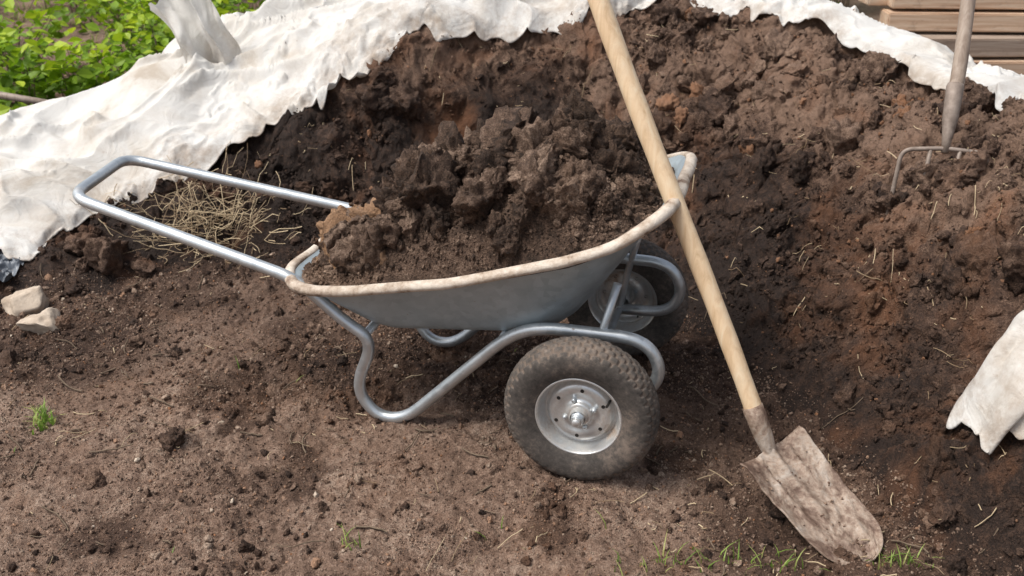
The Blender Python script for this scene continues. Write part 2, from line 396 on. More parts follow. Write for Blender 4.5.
def ga(x,y): return (.35+.65*sst(-.2,.3,fbm(x*4,y*4,2,66)))*(hb(x,y)<.05)
x,y=scatter(300,-2,1.6,1.5,3.6,gd); s=sizes(len(x),.013,.040,2.6); bag.inst(big,np.stack([x,y,hs(x,y)+s*.1],1),s,rng.random(len(x))*.8)
x,y=scatter(9500,-2.1,1.6,1.45,3.6,gd); s=sizes(len(x),.004,.016,2.6); bag.inst(med,np.stack([x,y,hs(x,y)+s*.1],1),s,rng.random(len(x))*.9)
x,y=scatter(24000,-2.1,1.6,1.45,3.6,gd); s=sizes(len(x),.002,.005,2); bag.inst(sml,np.stack([x,y,hs(x,y)+s*.2],1),s,rng.random(len(x)))
x,y=scatter(45000,-2.1,1.6,1.45,3.6,gd); s=sizes(len(x),.0015,.0035,2); bag.inst(tny,np.stack([x,y,hs(x,y)+s*.2],1),s,rng.random(len(x)))
bag.make('manure_crumbs',CLOD)
x,y=scatter(20000,-2.1,1.6,1.45,3.6,ga); s=sizes(len(x),.0018,.006,2.5); bag2.inst(sml,np.stack([x,y,hs(x,y)+s*.2],1),s,rng.random(len(x)))
x,y=scatter(110000,-2.1,1.6,1.45,3.4,ga); s=sizes(len(x),.0012,.0032,2); bag2.inst(tny,np.stack([x,y,hs(x,y)+s*.2],1),s,rng.random(len(x)))
x,y=scatter(2400,-2.1,1.6,1.45,3.6,ga); s=sizes(len(x),.004,.014,3); bag2.inst(med,np.stack([x,y,hs(x,y)+s*.2],1),s,rng.random(len(x)))
bag2.make('soil_crumbs',GRIT)
x,y=scatter(45,-1.8,1.3,1.6,3.3,lambda x,y:(hb(x,y)<.1)*1.); bag=Bag(); s=sizes(len(x),.004,.012,2.5); bag.inst(med,np.stack([x,y,hs(x,y)+s*.2],1),s,rng.random(len(x))); bag.make('pebbles',STONE)

# ---------------------------------------------------------------- straw / twigs
def ribbons(n,xs,ys,L0,L1,w0,w1,lift=.006,up=.2,hf=hs,pw=2.2):
    bag=Bag(); K=6
    for i in range(n):
        L=L0+(L1-L0)*random.random()**pw; a=random.uniform(0,6.283); w=random.uniform(w0,w1)
        bend=random.uniform(-1.2,1.2); t=np.linspace(0,1,K)
        an=a+bend*t; px=xs[i]+np.cumsum(np.cos(an))*L/K; py=ys[i]+np.cumsum(np.sin(an))*L/K
        zz=hf(px,py); z0=zz[0]
        pz=np.maximum(zz+.002,z0)+lift*random.random()+t*L*random.random()*up
        nx=-np.sin(an)*w;ny=np.cos(an)*w
        c=np.stack([px,py,pz],1)
        R=[c+np.stack([nx,ny,0*nx],1), c+np.stack([0*nx,0*ny,np.full(K,w*1.3)],1), c-np.stack([nx,ny,0*nx],1)]
        V=np.stack(R,1).reshape(-1,3); F=[]
        for k in range(K-1):
            for j in range(3): F.append((k*3+j,k*3+(j+1)%3,(k+1)*3+(j+1)%3,(k+1)*3+j))
        bag.add(V,np.array(F),random.random())
    return bag
x,y=scatter(1500,-2,1.9,1.45,4.3,lambda x,y:(.3+.5*sst(.05,.3,hb(x,y)))*(~oncloth(x,y)))
x3=rng.normal(.75,.25,70); y3=rng.normal(1.92,.12,70)
x4=rng.normal(1.45,.22,70); y4=rng.normal(2.75,.35,70)
x=np.concatenate([x,x3,x4]);y=np.concatenate([y,y3,y4])
ribbons(len(x),x,y,.012,.10,.0007,.0019,up=.30).make('straw',STRAW)
x,y=scatter(170,-1.9,1.2,1.6,3.3,lambda x,y:(hb(x,y)<.1)*1.)
ribbons(len(x),x,y,.03,.14,.0015,.003,up=.1).make('twigs',BARK)
x2=rng.normal(-1.20,.13,300); y2=rng.normal(3.62,.075,300)
ribbons(len(x2),x2,y2,.05,.20,.0009,.0020,lift=.04,up=.35,pw=1).make('dry_grass_tuft',STRAW)

# ---------------------------------------------------------------- tubes / lathe
def fillet(P,d=.06,n=7):
    P=[Vector(p) for p in P]; out=[P[0]]
    for i in range(1,len(P)-1):
        a=P[i-1]-P[i]; b=P[i+1]-P[i]; da=min(d,a.length*.48); db=min(d,b.length*.48)
        A=P[i]+a.normalized()*da; Bq=P[i]+b.normalized()*db
        for k in range(n+1):
            t=k/n; out.append(A*(1-t)**2+P[i]*2*t*(1-t)+Bq*t*t)
    out.append(P[-1]); return out
def sweep(name,P,r,mat,parent=None,n=16,cap=True):
    P=[Vector(p) for p in P]
    rs=r if isinstance(r,(list,tuple)) else [r]*len(P)
    V=[];F=[]; T0=(P[1]-P[0]).normalized(); u=T0.orthogonal().normalized()
    for i,p in enumerate(P):
        T=((P[min(i+1,len(P)-1)]-P[max(i-1,0)])).normalized()
        u=(u-T*u.dot(T)).normalized(); w=T.cross(u)
        for k in range(n):
            a=2*math.pi*k/n; V.append((p+(u*math.cos(a)+w*math.sin(a))*rs[i])[:])
    for i in range(len(P)-1):
        for k in range(n): F.append((i*n+k,i*n+(k+1)%n,(i+1)*n+(k+1)%n,(i+1)*n+k))
    me=bpy.data.meshes.new(name)
    if cap: F.append(tuple(range(n))[::-1]); F.append(tuple((len(P)-1)*n+k for k in range(n)))
    me.from_pydata(V,[],F); me.materials.append(mat)
    for p in me.polygons: p.use_smooth=len(p.vertices)==4
    return link(bpy.data.objects.new(name,me),parent)
def lathe(name,prof,n,mat,parent=None,loc=(0,0,0),disp=None,flip=1,at=None):
    prof=np.array(prof,float); th=np.linspace(0,2*math.pi,n,endpoint=False)
    R=np.repeat(prof[None,:,0],n,0); Yv=np.repeat(prof[None,:,1],n,0)*flip; A=np.repeat(th[:,None],len(prof),1)
    attrs=None
    if disp is not None:
        D,G=disp(A,Yv,R); R=R+D; attrs={'groove':G}
    V=np.stack([R*np.cos(A)+loc[0],Yv+loc[1],R*np.sin(A)+loc[2]],-1).reshape(-1,3)
    m=len(prof); i=np.arange(n)[:,None]*m+np.arange(m-1)[None]; j=((np.arange(n)+1)%n)[:,None]*m+np.arange(m-1)[None]
    F=np.stack([i,i+1,j+1,j],-1).reshape(-1,4)
    return np_mesh(name,V,F,mat,attrs,parent=parent)
def spl(P,n):
    P=np.array(P,float); t=np.linspace(0,len(P)-1,n); out=[]
    for q in t:
        i=min(int(q),len(P)-2); f=q-i
        p0=P[max(i-1,0)];p1=P[i];p2=P[i+1];p3=P[min(i+2,len(P)-1)]
        out.append(.5*((2*p1)+(-p0+p2)*f+(2*p0-5*p1+4*p2-p3)*f*f+(-p0+3*p1-3*p2+p3)*f**3))
    return np.array(out)

# ---------------------------------------------------------------- wheelbarrow
wb=link(bpy.data.objects.new('wheelbarrow',None)); wb.location=(.264,2.505,.0); wb.rotation_euler=(0,0,math.radians(-14.9))
WM=Matrix.Translation(wb.location)@Matrix.Rotation(math.radians(-14.9),4,'Z')
RT=.0165
def side(s):
    return [(0,.25*s,.2),(.15,.25*s,.205),(.19,.25*s,.285),(.14,.25*s,.368),(-.13,.25*s,.368),(-.22,.24*s,.325),
            (-.525,.235*s,.014),(-.615,.235*s,.014),(-.668,.238*s,.10),(-.60,.245*s,.262),(-.69,.25*s,.318),(-.80,.262*s,.428)]
near=side(-1); far=side(1)
path=near+[(-1.525,-.20,.578),(-1.60,.17,.574)]+far[::-1]
sweep('tube_frame',fillet(path,.07,8),RT,TUBE,wb,18)
sweep('axle',[(0,-.405,.2),(0,.405,.2)],.011,TUBE,wb)
for s in(-1,1):
    sweep('strut_%d'%(s+2),fillet([(0,.25*s,.2),(.02,.25*s,.33),(.06,.22*s,.50)],.05),.011,TUBE,wb,12)
sweep('cross_brace',[(-.24,-.24,.305),(-.24,.24,.305)],.012,TUBE,wb,12)
sweep('cross_brace_rear',[(-.63,-.245,.268),(-.63,.245,.268)],.012,TUBE,wb,12)

def rrect(x0,x1,hw0,hw1,r0,r1,nc=14,ne=14):
    pts=[]
    cs=[((x1-r1,hw1-r1),r1,0),((x0+r0,hw0-r0),r0,90),((x0+r0,-hw0+r0),r0,180),((x1-r1,-hw1+r1),r1,270)]
    arcs=[]
    for (c,r,a0) in cs:
        arcs.append([(c[0]+r*math.cos(math.radians(a0+90*k/nc)),c[1]+r*math.sin(math.radians(a0+90*k/nc))) for k in range(nc+1)])
    for i in range(4):
        pts+=arcs[i]; a=arcs[i][-1]; b=arcs[(i+1)%4][0]
        for k in range(1,ne): pts.append((a[0]+(b[0]-a[0])*k/ne,a[1]+(b[1]-a[1])*k/ne))
    return np.array(pts)
def zrim(x): return np.interp(x,[-.86,-.78,-.62,-.35,-.05,.06,.14,.2],[.435,.435,.452,.507,.600,.650,.700,.735])
def zbot(x): return .30+.115*(x+.4)
top=rrect(-.835,.175,.315,.325,.13,.19); bot=rrect(-.60,-.13,.19,.19,.09,.09)
V=[]
prof=[(.0,-.0),(.06,.004),(.14,.03),(.25,.11),(.4,.27),(.6,.50),(.8,.745),(.92,.90),(1.0,1.0)]
cb=bot.mean(0)
for sc in(.02,.35,.7,.92):
    P=cb+(bot-cb)*sc; V.append(np.stack([P[:,0],P[:,1],zbot(P[:,0])],1))
for k,h in prof[0:]:
    P=bot*(1-k)+top*k; zb=zbot(bot[:,0]); zt=zrim(top[:,0]); V.append(np.stack([P[:,0],P[:,1],zb*(1-h)+zt*h],1))
NP=len(top); V3=np.concatenate(V); nr=len(V)
F=[]
for i in range(nr-1):
    for k in range(NP): F.append((i*NP+k,i*NP+(k+1)%NP,(i+1)*NP+(k+1)%NP,(i+1)*NP+k))
tray=np_mesh('tray',V3,np.array(F),GALV,parent=wb)
sm=tray.modifiers.new('s','SOLIDIFY'); sm.thickness=.003; sm.offset=0
tn=np.roll(top,-1,0)-np.roll(top,1,0); tn/=np.linalg.norm(tn,axis=1)[:,None]; nrm=np.stack([tn[:,1],-tn[:,0]],1)
wob=.0018*np.sin(np.arange(NP)*.7)+.0015*np.sin(np.arange(NP)*.23+1)
rings=[]
for o,dz in [(-.004,-.004),(0,.005),(.010,.009),(.022,.006),(.029,-.004),(.027,-.015),(.015,-.016),(.010,-.004),(.0,-.006)]:
    P=top+nrm*(o+wob[:,None]); rings.append(np.stack([P[:,0],P[:,1],zrim(top[:,0])+dz+wob],1))
V=np.concatenate(rings);F=[];m=len(rings)
for i in range(m):
    for k in range(NP): F.append((i*NP+k,((i+1)%m)*NP+k,((i+1)%m)*NP+(k+1)%NP,i*NP+(k+1)%NP))
np_mesh('tray_rim',V,np.array(F),RIM,parent=wb)
tp=spl([(.106,-.030),(.112,-.040),(.135,-.049),(.160,-.051),(.180,-.046),(.192,-.034),(.198,-.018),(.200,0),(.198,.018),(.192,.034),(.180,.046),(.160,.051),(.135,.049),(.112,.040),(.106,.030)],96)
def tread(A,Yv,R):
    m=sst(.174,.184,R); q=Yv/.0155; row=np.floor(q+.5)
    ph=A*42/(2*math.pi)+.5*(row%2); u=np.abs((ph%1)-.5); v=np.abs(q-row)
    bl=(1-sst(.32,.38,u))*(1-sst(.36,.44,v))
    side=sst(.162,.170,R)*(1-m)*((A*42/(2*math.pi))%1<.5)
    ring=-.0015*(np.abs(R-.148)<.002)+.0015*(np.abs(R-.125)<.003)
    return -.0055*m*(1-bl)+.0015*side+ring, m*(1-bl)
def wheel(s):
    w=link(bpy.data.objects.new('wheel_%s'%('near' if s<0 else 'far'),None),wb); w.location=(0,.345*s,.197)
    f=1 if s<0 else -1
    lathe('tyre',tp,504,TYRE,w,disp=tread)
    pr=spl([(.109,-.028),(.112,-.038),(.107,-.040),(.103,-.032),(.098,-.014),(.092,-.002),(.086,-.004),(.079,-.016),(.062,-.020),(.045,-.015),(.036,-.018),(.030,-.027),(.022,-.029)],60)
    lathe('rim_disc',pr,96,HUB,w,flip=f)
    pr=spl([(.092,-.002),(.090,.007),(.097,.020),(.103,.031),(.110,.037),(.109,.028)],26)
    lathe('rim_inner',pr,96,HUB,w,flip=f)
    lathe('hub',[(.0225,.05),(.0225,-.040),(.019,-.044),(.0195,-.045)],32,HUB,w,flip=f)
    lathe('axle_nut',[(.0195,-.044),(.0165,-.045),(.0165,-.056),(.0145,-.058),(.010,-.058)],6,TUBE,w,flip=f)
    lathe('axle_end',[(.0105,-.05),(.0100,-.068),(.008,-.070),(.0002,-.0705)],20,HUB,w,flip=f)
    for k in range(4):
        a=math.pi/4+k*math.pi/2+.2
        c=(.040*math.cos(a),0,.040*math.sin(a))
        lathe('bolt',[(.0001,-.0275),(.0045,-.027),(.0065,-.024),(.0065,-.012)],8,TUBE,w,loc=c,flip=f)
    for k in range(6):
        a=k*math.pi/3
        c=(.066*math.cos(a),0,.066*math.sin(a))
        lathe('hole_shade_disc',[(.0001,-.0205),(.0036,-.0205),(.0044,-.0212),(.0050,-.0205),(.0052,-.017)],14,DARK,w,loc=c,flip=f)  # raised dark disc, shade of a hole painted on the unpierced rim
    a=1.1; sweep('valve',[(.085*math.cos(a),-.006*f,.085*math.sin(a)),(.080*math.cos(a),-.034*f,.080*math.sin(a))],.0035,DARK,w,8)
    w.rotation_euler=(0,.6 if s<0 else 2.1,0)
wheel(-1);wheel(1)

# ---------------------------------------------------------------- load in the barrow
def amp(x): return np.interp(x,[-.83,-.76,-.68,-.6,-.46,-.25,-.08,.04,.12,.17],[.02,.06,.085,.12,.205,.25,.24,.17,.06,.0])
ctr=np.array([-.33,0.]); NR=110
rr=np.linspace(0,1,NR)
inner=ctr+(top-ctr)*.965
idx=np.linspace(0,NP,460,endpoint=False); ii=idx.astype(int)%NP; ff=(idx-np.floor(idx))[:,None]
inner=inner[ii]*(1-ff)+inner[(ii+1)%NP]*ff
def loadz(x,y,r):
    wx=x+.03*fbm(x*8,y*8,2,150);wy=y+.03*fbm(x*8,y*8,2,152)
    return zrim(x)-.030+.022*(x<-.2)*sst(-.2,-.5,x)+amp(x)*np.clip(1-r**2.4,0,1)**.7+ (1-r**6)*(.040*fbm(x*7,y*7,2,40)+.075*lumps(wx*8.5,wy*8.5,9)+.050*lumps(wx*17+3,wy*17,10)+.024*lumps(wx*38+3,wy*38,12)+.016*fbm(x*50,y*50,4,44,.7))
P=ctr[None,None]+(inner-ctr)[:,None,:]*rr[None,:,None]
Xl,Yl=P[...,0],P[...,1]; Zl=loadz(Xl,Yl,rr[None,:]*np.ones_like(Xl))
n=len(inner); i=np.arange(n)[:,None]*NR+np.arange(NR-1)[None]; j=((np.arange(n)+1)%n)[:,None]*NR+np.arange(NR-1)[None]
Ft=tri(np.stack([i,j,j+1,i+1],-1).reshape(-1,4))
W3=np.array(WM.to_3x3()); WT=np.array(WM.translation)
tow=lambda A:A@W3.T+WT
bag=Bag(); bag.add(tow(np.stack([Xl,Yl,Zl],-1).reshape(-1,3)),Ft,.45)
def onload(nn,lo,hi,p,var,lift,rmax=.97,tr=(.1,.86)):
    k=rng.integers(0,n,nn); r=np.sqrt(rng.random(nn))*rmax; p2=ctr+(inner[k]-ctr)*r[:,None]
    s=sizes(nn,lo,hi,p); s=np.minimum(s,.012+.14*(1-r)+.02)
    z=loadz(p2[:,0],p2[:,1],r)+s*lift
    bag.inst(var,tow(np.stack([p2[:,0],p2[:,1],z],1)),s,rng.uniform(tr[0],tr[1],nn))
onload(110,.040,.090,1.3,big,.10,.86)
onload(200,.018,.040,1.5,big,.15,.93)
onload(700,.007,.018,1.6,med,.2)
onload(7000,.0025,.007,1.5,sml,.25,.985)
onload(9000,.0018,.004,1.5,tny,.25,.985)
lump=[ico(5,81,.26,.95,1.5,3),ico(5,82,.26,.95,1.5,3)]
for (a,b,c,s,t) in [(-.660,-.175,.475,.105,.93),(-.725,-.08,.475,.085,.925),(-.575,-.215,.485,.070,.92),(-.62,-.10,.515,.085,.925),(-.74,.03,.475,.06,.92)]:
    bag.inst(lump,tow(np.array([[a,b,c]])),np.array([s]),np.array([t]),tilt=.5)
for (a,b,c,s) in [(-.30,-.13,.745,.04)]:
    bag.inst(lump,tow(np.array([[a,b,c]])),np.array([s]),np.array([.91]),tilt=2)
# crumbs resting on the dry lump
Pc=np.stack([rng.uniform(-.76,-.56,160),rng.uniform(-.24,.03,160),rng.uniform(.47,.56,160)],1); bag.inst(med,tow(Pc),sizes(160,.006,.020,2),rng.uniform(.3,.93,160))
bag.make('manure_heap',LOAD)
# ---------------------------------------------------------------- spade
sp=link(bpy.data.objects.new('spade',None))
S0=Vector((.632,2.088,.150)); sd=Vector((-.248,.236,.592)).normalized()
pts=[];rs=[]
for k in range(26):
    t=k/25; p=S0+sd*(.02+1.28*t)+Vector((.003*math.sin(t*7),.002*math.sin(t*5+1),0)); pts.append(p); rs.append(.0225+.0035*t+.0006*math.sin(t*40))
rs[0]=.015
sweep('shaft',pts,rs,WOOD,sp,20)
sweep('socket',[S0+sd*a for a in(-.06,-.02,.02,.06,.10,.101)],[.012,.018,.0235,.0255,.0262,.0230],BLADE,sp,20)
bd=Vector((.200,-.245,-.145)).normalized(); wd=Vector((.169,.105,.02)); wd=(wd-bd*wd.dot(bd)).normalized(); nd=wd.cross(bd).normalized()
if nd.z<0: nd=-nd
NL,NWd=100,70; Lb=.345
def bz(t,u): 
    z=.030*abs(u)**2.4*(1-.7*t)-.016*math.sin(t*math.pi)
    z+=.018*math.exp(-(u/.13)**2)*max(0,1-t/.62)**.6
    z+=.008*math.exp(-((abs(u)-.45)/.07)**2)*(1 if .05<t<.6 else 0)*max(0,1-t/.62)
    return z
V=[]
for i in range(NL+1):
    t=i/NL; hw=.107-.016*t
    if t>.72: q=(t-.72)/.28; hw*=max(0,1-q**2.6)**.5*.96+.04*(1-q)
    for j in range(NWd+1):
        u=-1+2*j/NWd
        z=bz(t,u)+.005*mn.noise(Vector((u*3,t*5,1)))+.003*mn.noise(Vector((u*9,t*14,3)))+.004*max(0,mn.noise(Vector((u*5,t*8,9))))
        dip=-.010*max(0,1-t/.05)*(u*u>.1)
        p=S0+bd*(.012+Lb*t-.004*(u*u)*(1-t))+wd*(hw*u)+nd*(z+dip-.010)
        V.append(p[:])
bl=np_mesh('blade',np.array(V),grid_faces(NL+1,NWd+1),BLADE,parent=sp)
so=bl.modifiers.new('s','SOLIDIFY'); so.thickness=.004
bag=Bag(); P=[];S=[]
for k in range(90):
    t=random.random()**.6; u=random.uniform(-.85,.85)*(1 if t<.6 else .6)
    P.append((S0+bd*(.02+Lb*t)+wd*(.1*u)+nd*(bz(t,u)-.010))[:]); S.append(random.uniform(.0015,.0045))
bag.inst(sml,np.array(P),np.array(S),.2+.5*rng.random(len(P))); o=bag.make('stuck_soil',GRIT,sp)

# ---------------------------------------------------------------- pitchfork
pf=link(bpy.data.objects.new('pitchfork',None))
fb=Vector((1.325,2.95,.635)); fd=Vector((.075,.20,.44)).normalized()
pts=[fb+fd*(.10+1.15*k/12)+Vector((.004*math.sin(k),0,0)) for k in range(13)]
sweep('shaft',pts,[.0215]*13,OLDWOOD,pf,16)
sweep('socket',[fb+fd*a for a in(-.005,.05,.10,.20,.21)],[.011,.016,.023,.026,.023],RUST,pf,16)
sx=Vector((.97,-.2,0)).normalized(); dn=Vector((-.10,-.12,-1)).normalized()
W=.125
arc=[fb-sx*W+dn*.30,fb-sx*W+dn*.10,fb-sx*W*1.0+dn*.0,fb+dn*-.01,fb+sx*W+dn*.0,fb+sx*W+dn*.10,fb+sx*W+dn*.30]
sweep('outer_tines',fillet(arc,.035),.0068,RUST,pf,12)
for q in(-.34,.34):
    sweep('tine_%s'%('a' if q<0 else 'b'),fillet([fb+sx*W*q+dn*-.004,fb+sx*W*q+dn*.1,fb+sx*W*q+dn*.30],.03),.0065,RUST,pf,12)
bag=Bag(); P=np.array([(fb+sx*random.uniform(-.16,.16)+dn*random.uniform(.07,.16)+Vector((0,random.uniform(-.05,.05),0)))[:] for _ in range(60)])
P[:,2]=np.minimum(P[:,2],hs(P[:,0],P[:,1])+.02); bag.inst(med,P,sizes(60,.012,.04,2),rng.random(60)*.9); bag.make('clods',CLOD,pf)

# ---------------------------------------------------------------- fabric covers
def resamp(P,n):
    P=np.array(P,float); d=np.r_[0,np.cumsum(np.linalg.norm(np.diff(P,axis=0),axis=1))]; s=np.linspace(0,d[-1],n)
    return np.stack([np.interp(s,d,P[:,k]) for k in range(P.shape[1])],1)
def cover(name,low,up,n,m,seed,amp_=.05,base=.045,parent=None,raise_=None,fine=1.):
    A=resamp(low,n);Bq=resamp(up,n); t=np.linspace(0,1,m)[None,:,None]
    P=A[:,None]*(1-t)+Bq[:,None]*t
    X,Y=P[...,0].copy(),P[...,1].copy()
    u=np.linspace(0,1,n)[:,None]*np.ones((1,m)); tt=t[0,:,0][None]*np.ones((n,1))
    L=np.linalg.norm(np.diff(A,axis=0),axis=1).sum()
    e=(1-sst(0,.25,tt)); 
    X+=.07*fbm(u*L*5,tt*2,3,seed,.6)*e; Y+=.10*fbm(u*L*5+9,tt*2,3,seed+2,.6)*e
    b=hb(X,Y)
    wx=X+.15*fbm(X*2,Y*2,2,seed+5); wy=Y+.15*fbm(X*2+4,Y*2,2,seed+6)
    r1=1-np.abs(fbm(wx*1.7+wy*1.0,wy*2.6-wx*.8,2,seed+3,.35))*2.6
    r2=1-np.abs(fbm(wx*4.0+wy*2,wy*7-wx*2,2,seed+8,.35))*2.8
    r3=1-np.abs(fbm(wx*11,wy*15,2,seed+11))*2.6
    w=amp_*np.clip(r1,0,1)**1.4+amp_*.62*fine*np.clip(r2,0,1)**1.6*sst(-.4,.2,fbm(X*1.3,Y*1.3,2,seed+30))+amp_*.16*fine*np.clip(r3,0,1)**1.5*sst(-.2,.3,fbm(X*2.3,Y*2.3,2,seed+33))
    low_=b+.05*fbm(X*3,Y*3,2,seed+14)
    Z=low_+base+w
    acc=(hs(X,Y)+hs(X+.05,Y)+hs(X-.05,Y)+hs(X,Y+.05)+hs(X,Y-.05))/5+.012
    kk=.03; dd=np.clip(.5+.5*(acc-Z)/kk,0,1); Z=Z*(1-dd)+acc*dd+kk*dd*(1-dd)
    Z-= .03*(1-sst(0,.06,tt)) 
    Z=np.maximum(Z,hs(X,Y)+.008)
    if raise_ is not None: Z+=raise_(X,Y,u,tt)
    dirt=np.clip(1-tt*4.5,0,1)*.8+.20*np.clip(fbm(X*3,Y*3,3,seed+20)*2.5,0,1)
    o=np_mesh(name,np.stack([X,Y,Z],-1).reshape(-1,3),grid_faces(n,m),TARP,{'tint':dirt.ravel()},parent=parent)
    s=o.modifiers.new('s','SOLIDIFY'); s.thickness=.004
    return o
fc=link(bpy.data.objects.new('fabric_cover',None))
cover('sheet',LOW1,UP1,520,180,100,amp_=.085,parent=fc)
K,M=70,60; V=[];T=[]
for i in range(K+1):
    t=i/K
    for j in range(M+1):
        u=j/M-.5
        w=.15+.13*t**.8+.03*math.sin(t*6)
        lean=-.12*t+.06*math.sin(t*3.2)
        x=-1.335+lean+u*w+.02*mn.noise(Vector((u*6,t*4,8)))
        y=4.40+.035*math.sin(u*14+t*3)*(.6+t)+.04*t+.02*math.sin(t*8)+.03*mn.noise(Vector((u*7,t*5,4)))
        z=.43+.47*t+.07*mn.noise(Vector((u*4,t*2,0)))*t+.10*t*u-.12*t*max(0,-u)**1.2+.018*t*mn.noise(Vector((u*16,t,3)))
        V.append((x,y,z));T.append(.1+.3*(1-t))
o=np_mesh('flap',np.array(V),grid_faces(K+1,M+1),FLAP,{'tint':T},parent=fc)
fc2=link(bpy.data.objects.new('fabric_cover',None))
cover('sheet',LOW2,UP2,300,100,140,amp_=.05,base=.035,parent=fc2)
fc3=link(bpy.data.objects.new('fabric_cover',None))
cover('sheet',LOW3,UP3,220,220,170,amp_=.10,base=.03,parent=fc3,raise_=lambda X,Y,u,t:.06*sst(0,.10,t)+.05*np.abs(fbm(X*9,Y*9,2,300)),fine=1.9)

# ---------------------------------------------------------------- stones etc
def stone(name,x,y,s,seed,mat,rz=0,flat=.9,rough=.22):
    V,F=ico(4,seed,rough,flat,.8); V=V@np.array(Matrix.Rotation(rz,3,'Z'))
    z=float(hs(np.array([x]),np.array([y]))[0])
    return np_mesh(name,V*s+np.array([x,y,z+s*.35]),F,mat,{'tint':np.full(len(V),.5)})
stone('stone',-1.70,3.15,.070,3,STONE,rough=.1); stone('stone',-1.575,3.00,.058,15,STONE,1,rough=.1)
for (x,y,s,k) in [(-1.50,3.44,.085,8),(-1.62,3.48,.055,9),(-1.38,3.42,.05,10),(-1.58,3.38,.035,11)]:
    stone('soil_clod',x,y,s,k,CLOD,k,rough=.42)
n_=60; u,v=np.meshgrid(np.linspace(-1,1,n_),np.linspace(-1,1,n_),indexing='ij')
X=-1.90+u*.10;Y=3.34+v*.10+.03*fbm(u*3,v*3,2,3); Z=hs(X,Y)*.3+.03+.05*np.clip(1-np.abs(fbm(u*1.8,v*1.8,2,8))*3,0,1); Z=np.maximum(Z,hs(X,Y)+.006)
np_mesh('plastic_film',np.stack([X,Y,Z],-1).reshape(-1,3),grid_faces(n_,n_),PLASTIC)
ps=link(bpy.data.objects.new('plank_stack',None))
for k in range(12):
    row=k//2; bm=bmesh.new(); bmesh.ops.create_cube(bm,size=1)
    bmesh.ops.scale(bm,vec=(.15,.085,2.6),verts=bm.verts)
    bmesh.ops.bevel(bm,geom=bm.edges[:],offset=.006,segments=2,affect='EDGES')
    me=bpy.data.meshes.new('plank'); bm.to_mesh(me); bm.free(); me.materials.append(PLANK if k%3 else OLDWOOD)
    o=link(bpy.data.objects.new('plank_%d'%k,me),ps)
    o.rotation_euler=(math.radians(90),0,math.radians(90+random.uniform(-3,3)))
    o.location=(3.12+random.uniform(-.12,.12),4.75+(k%2)*.18+row*.035,.28+row*.10)
sweep('wooden_stick',[(-3.2,4.9,.42),(-2.6,4.70,.40),(-2.02,4.52,.36)],[.017,.018,.015],OLDWOOD,None,10)

# ---------------------------------------------------------------- vegetation
def leaf_cloud(name,cx,cy,R,H,nst,nl,ls,seed):
    rg=random.Random(seed); par=link(bpy.data.objects.new(name,None)); par.location=(cx,cy,0)
    bag=Bag(); st=Bag()
    lv=np.array([(0,0,0),(.28,.35,.05),(.30,.62,.06),(0,1,-.08),(-.30,.62,.06),(-.28,.35,.05),(0,.5,-.02)]); 
    lf=np.array([(0,1,6),(1,2,6),(2,3,6),(3,4,6),(4,5,6),(5,0,6)])
    P=[];S=[];T=[]
    for s in range(nst):
        a=rg.uniform(0,6.283); r=R*.5*math.sqrt(rg.random()); b=Vector((r*math.cos(a),r*math.sin(a),-.02))
        h=H*rg.uniform(.45,1.1); out=Vector((math.cos(a),math.sin(a),0))*rg.uniform(.1,.8)*R
        pts=[b+out*t*t+Vector((rg.uniform(-.02,.02),rg.uniform(-.02,.02),h*t)) for t in(0,.25,.5,.75,1)]
        V=[];F=[]
        for i,p in enumerate(pts):
            rad=.006*(1-i/5)
            for k in range(4): V.append((p.x+rad*math.cos(k*1.571),p.y+rad*math.sin(k*1.571),p.z))
        for i in range(4):
            for k in range(4): F.append((i*4+k,i*4+(k+1)%4,(i+1)*4+(k+1)%4,(i+1)*4+k))
        st.add(np.array(V),np.array(F),.5)
        for l in range(nl):
            t=rg.uniform(.12,1)**.8; i=min(int(t*4),3); p=pts[i].lerp(pts[i+1],t*4-i)
            q=p+Vector((rg.gauss(0,.055),rg.gauss(0,.055),rg.gauss(0,.04))); q.z=max(q.z,.02)
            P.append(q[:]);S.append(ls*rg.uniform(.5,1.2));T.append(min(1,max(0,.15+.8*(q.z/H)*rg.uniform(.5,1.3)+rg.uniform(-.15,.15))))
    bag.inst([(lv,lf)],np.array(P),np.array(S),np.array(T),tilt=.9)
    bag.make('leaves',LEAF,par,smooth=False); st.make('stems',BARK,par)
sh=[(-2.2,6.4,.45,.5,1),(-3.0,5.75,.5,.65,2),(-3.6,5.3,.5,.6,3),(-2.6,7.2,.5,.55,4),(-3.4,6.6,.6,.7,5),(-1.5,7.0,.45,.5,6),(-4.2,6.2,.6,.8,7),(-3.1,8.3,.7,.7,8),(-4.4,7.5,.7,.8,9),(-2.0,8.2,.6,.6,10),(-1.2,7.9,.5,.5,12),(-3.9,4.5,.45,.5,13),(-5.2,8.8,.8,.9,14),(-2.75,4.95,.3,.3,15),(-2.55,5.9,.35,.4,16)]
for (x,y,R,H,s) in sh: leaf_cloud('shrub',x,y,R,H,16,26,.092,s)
for k in range(12): leaf_cloud('shrub',-5+k*1.1+random.uniform(-.3,.3),10+random.uniform(-.8,.8),.9,1.5,26,36,.11,40+k)
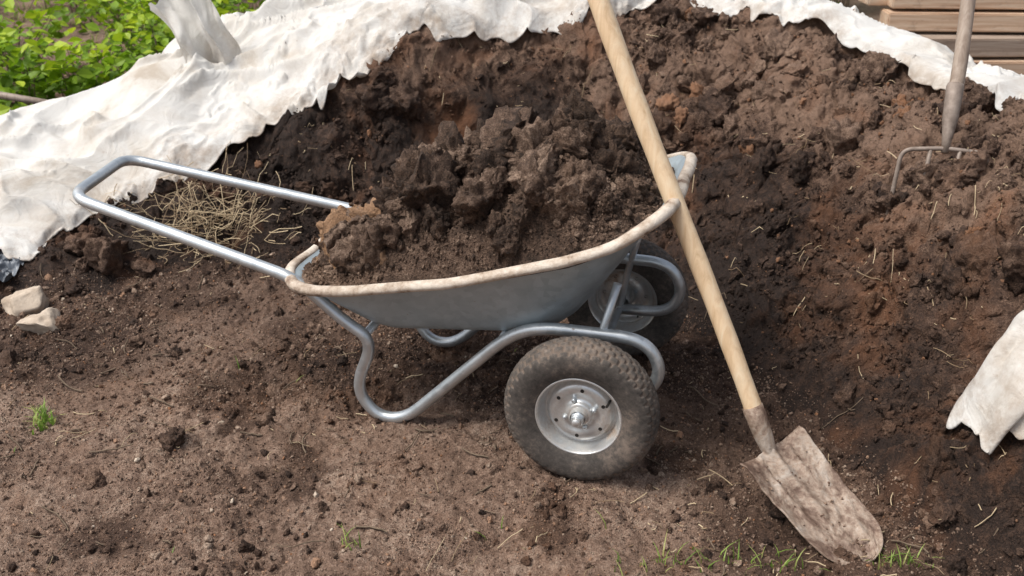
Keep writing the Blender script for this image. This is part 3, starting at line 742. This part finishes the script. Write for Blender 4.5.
def grass(name,xs,ys,h0,h1,w,hf=hg):
    bag=Bag(); z_=hf(np.asarray(xs),np.asarray(ys))-.005
    for x,y,z0 in zip(xs,ys,z_):
        h=random.uniform(h0,h1);a=random.uniform(0,6.28);l=random.uniform(.1,.9)*h
        nx,ny=-math.sin(a)*w,math.cos(a)*w; V=[]
        for t in(0,.35,.7,1):
            cx=x+math.cos(a)*l*t*t;cy=y+math.sin(a)*l*t*t;cz=z0+h*(t-.3*t*t)
            q=(1-t)**.6+.03
            V+= [(cx+nx*q,cy+ny*q,cz),(cx-nx*q,cy-ny*q,cz)]
        bag.add(np.array(V),np.array([(0,1,3,2),(2,3,5,4),(4,5,7,6)]),random.random())
    return bag.make(name,GRASS,smooth=False)
n_=7000; gx=rng.uniform(-7,3,n_);gy=rng.uniform(4.8,10,n_); k=(hb(gx,gy)<.02)&(fbm(gx*1.5,gy*1.5,3,200)>-.05); grass('grass',gx[k],gy[k],.04,.16,.004)
gx=rng.normal(-1.335,.020,34); gy=rng.normal(2.42,.018,34)
grass('grass_tuft',gx,gy,.035,.10,.0038)
gx=np.concatenate([rng.normal(.40,.09,34),rng.normal(.60,.05,26),rng.normal(-.38,.015,10),rng.normal(.90,.035,38),rng.uniform(-1.7,.3,14)])
gy=np.concatenate([rng.normal(1.80,.03,34),rng.normal(1.81,.025,26),rng.normal(1.88,.015,10),rng.normal(1.82,.02,38),rng.uniform(1.8,3.0,14)])
grass('grass_sprouts',gx,gy,.02,.075,.0021)
n_=9000; lx=rng.uniform(-6,2,n_);ly=rng.uniform(4.9,9.5,n_);k=hb(lx,ly)<.05;lx=lx[k];ly=ly[k]
bag=Bag(); lv=np.array([(0,0,0),(.3,.4,.06),(0,1,0),(-.3,.4,.06)]); 
bag.inst([(lv,np.array([(0,1,2),(0,2,3)]))],np.stack([lx,ly,hg(lx,ly)+.01],1),sizes(len(lx),.02,.05,1),rng.random(len(lx)),tilt=.5); bag.make('leaf_litter',simple('dead_leaf',(.10,.055,.03),(.30,.19,.11),9,.8,tint=True),smooth=False)

# ---------------------------------------------------------------- light
SE,SR=math.radians(60),math.radians(-106)
w=bpy.data.worlds.new('World'); scene.world=w; w.use_nodes=True; nt=w.node_tree
bg=nt.nodes['Background']; sky=nt.nodes.new('ShaderNodeTexSky'); sky.sky_type='NISHITA'; sky.sun_disc=False
sky.sun_elevation=SE; sky.sun_rotation=SR; sky.dust_density=4; sky.air_density=1.0
hsv=nt.nodes.new('ShaderNodeHueSaturation'); hsv.inputs['Saturation'].default_value=.5
nt.links.new(sky.outputs[0],hsv.inputs['Color']); nt.links.new(hsv.outputs[0],bg.inputs[0]); bg.inputs[1].default_value=.15
sun=bpy.data.lights.new('sun','SUN'); sun.energy=3.0; sun.angle=math.radians(26); sun.color=(1,.965,.91)
so=link(bpy.data.objects.new('sun',sun))
d=Vector((math.cos(SE)*math.sin(SR),math.cos(SE)*math.cos(SR),math.sin(SE)))
so.rotation_euler=(-d).to_track_quat('-Z','Y').to_euler()
scene.view_settings.view_transform='Standard'; scene.view_settings.look='None'; scene.view_settings.exposure=0
cam=bpy.data.cameras.new('camera'); cam.lens=35.156; cam.sensor_width=36; cam.clip_end=1000; cam.clip_start=.05
cam.dof.use_dof=True; cam.dof.focus_distance=2.65; cam.dof.aperture_fstop=5.0
co=link(bpy.data.objects.new('camera',cam)); co.location=(0,0,1.55); co.rotation_euler=(math.radians(65),0,0); scene.camera=co
print('BUILT')
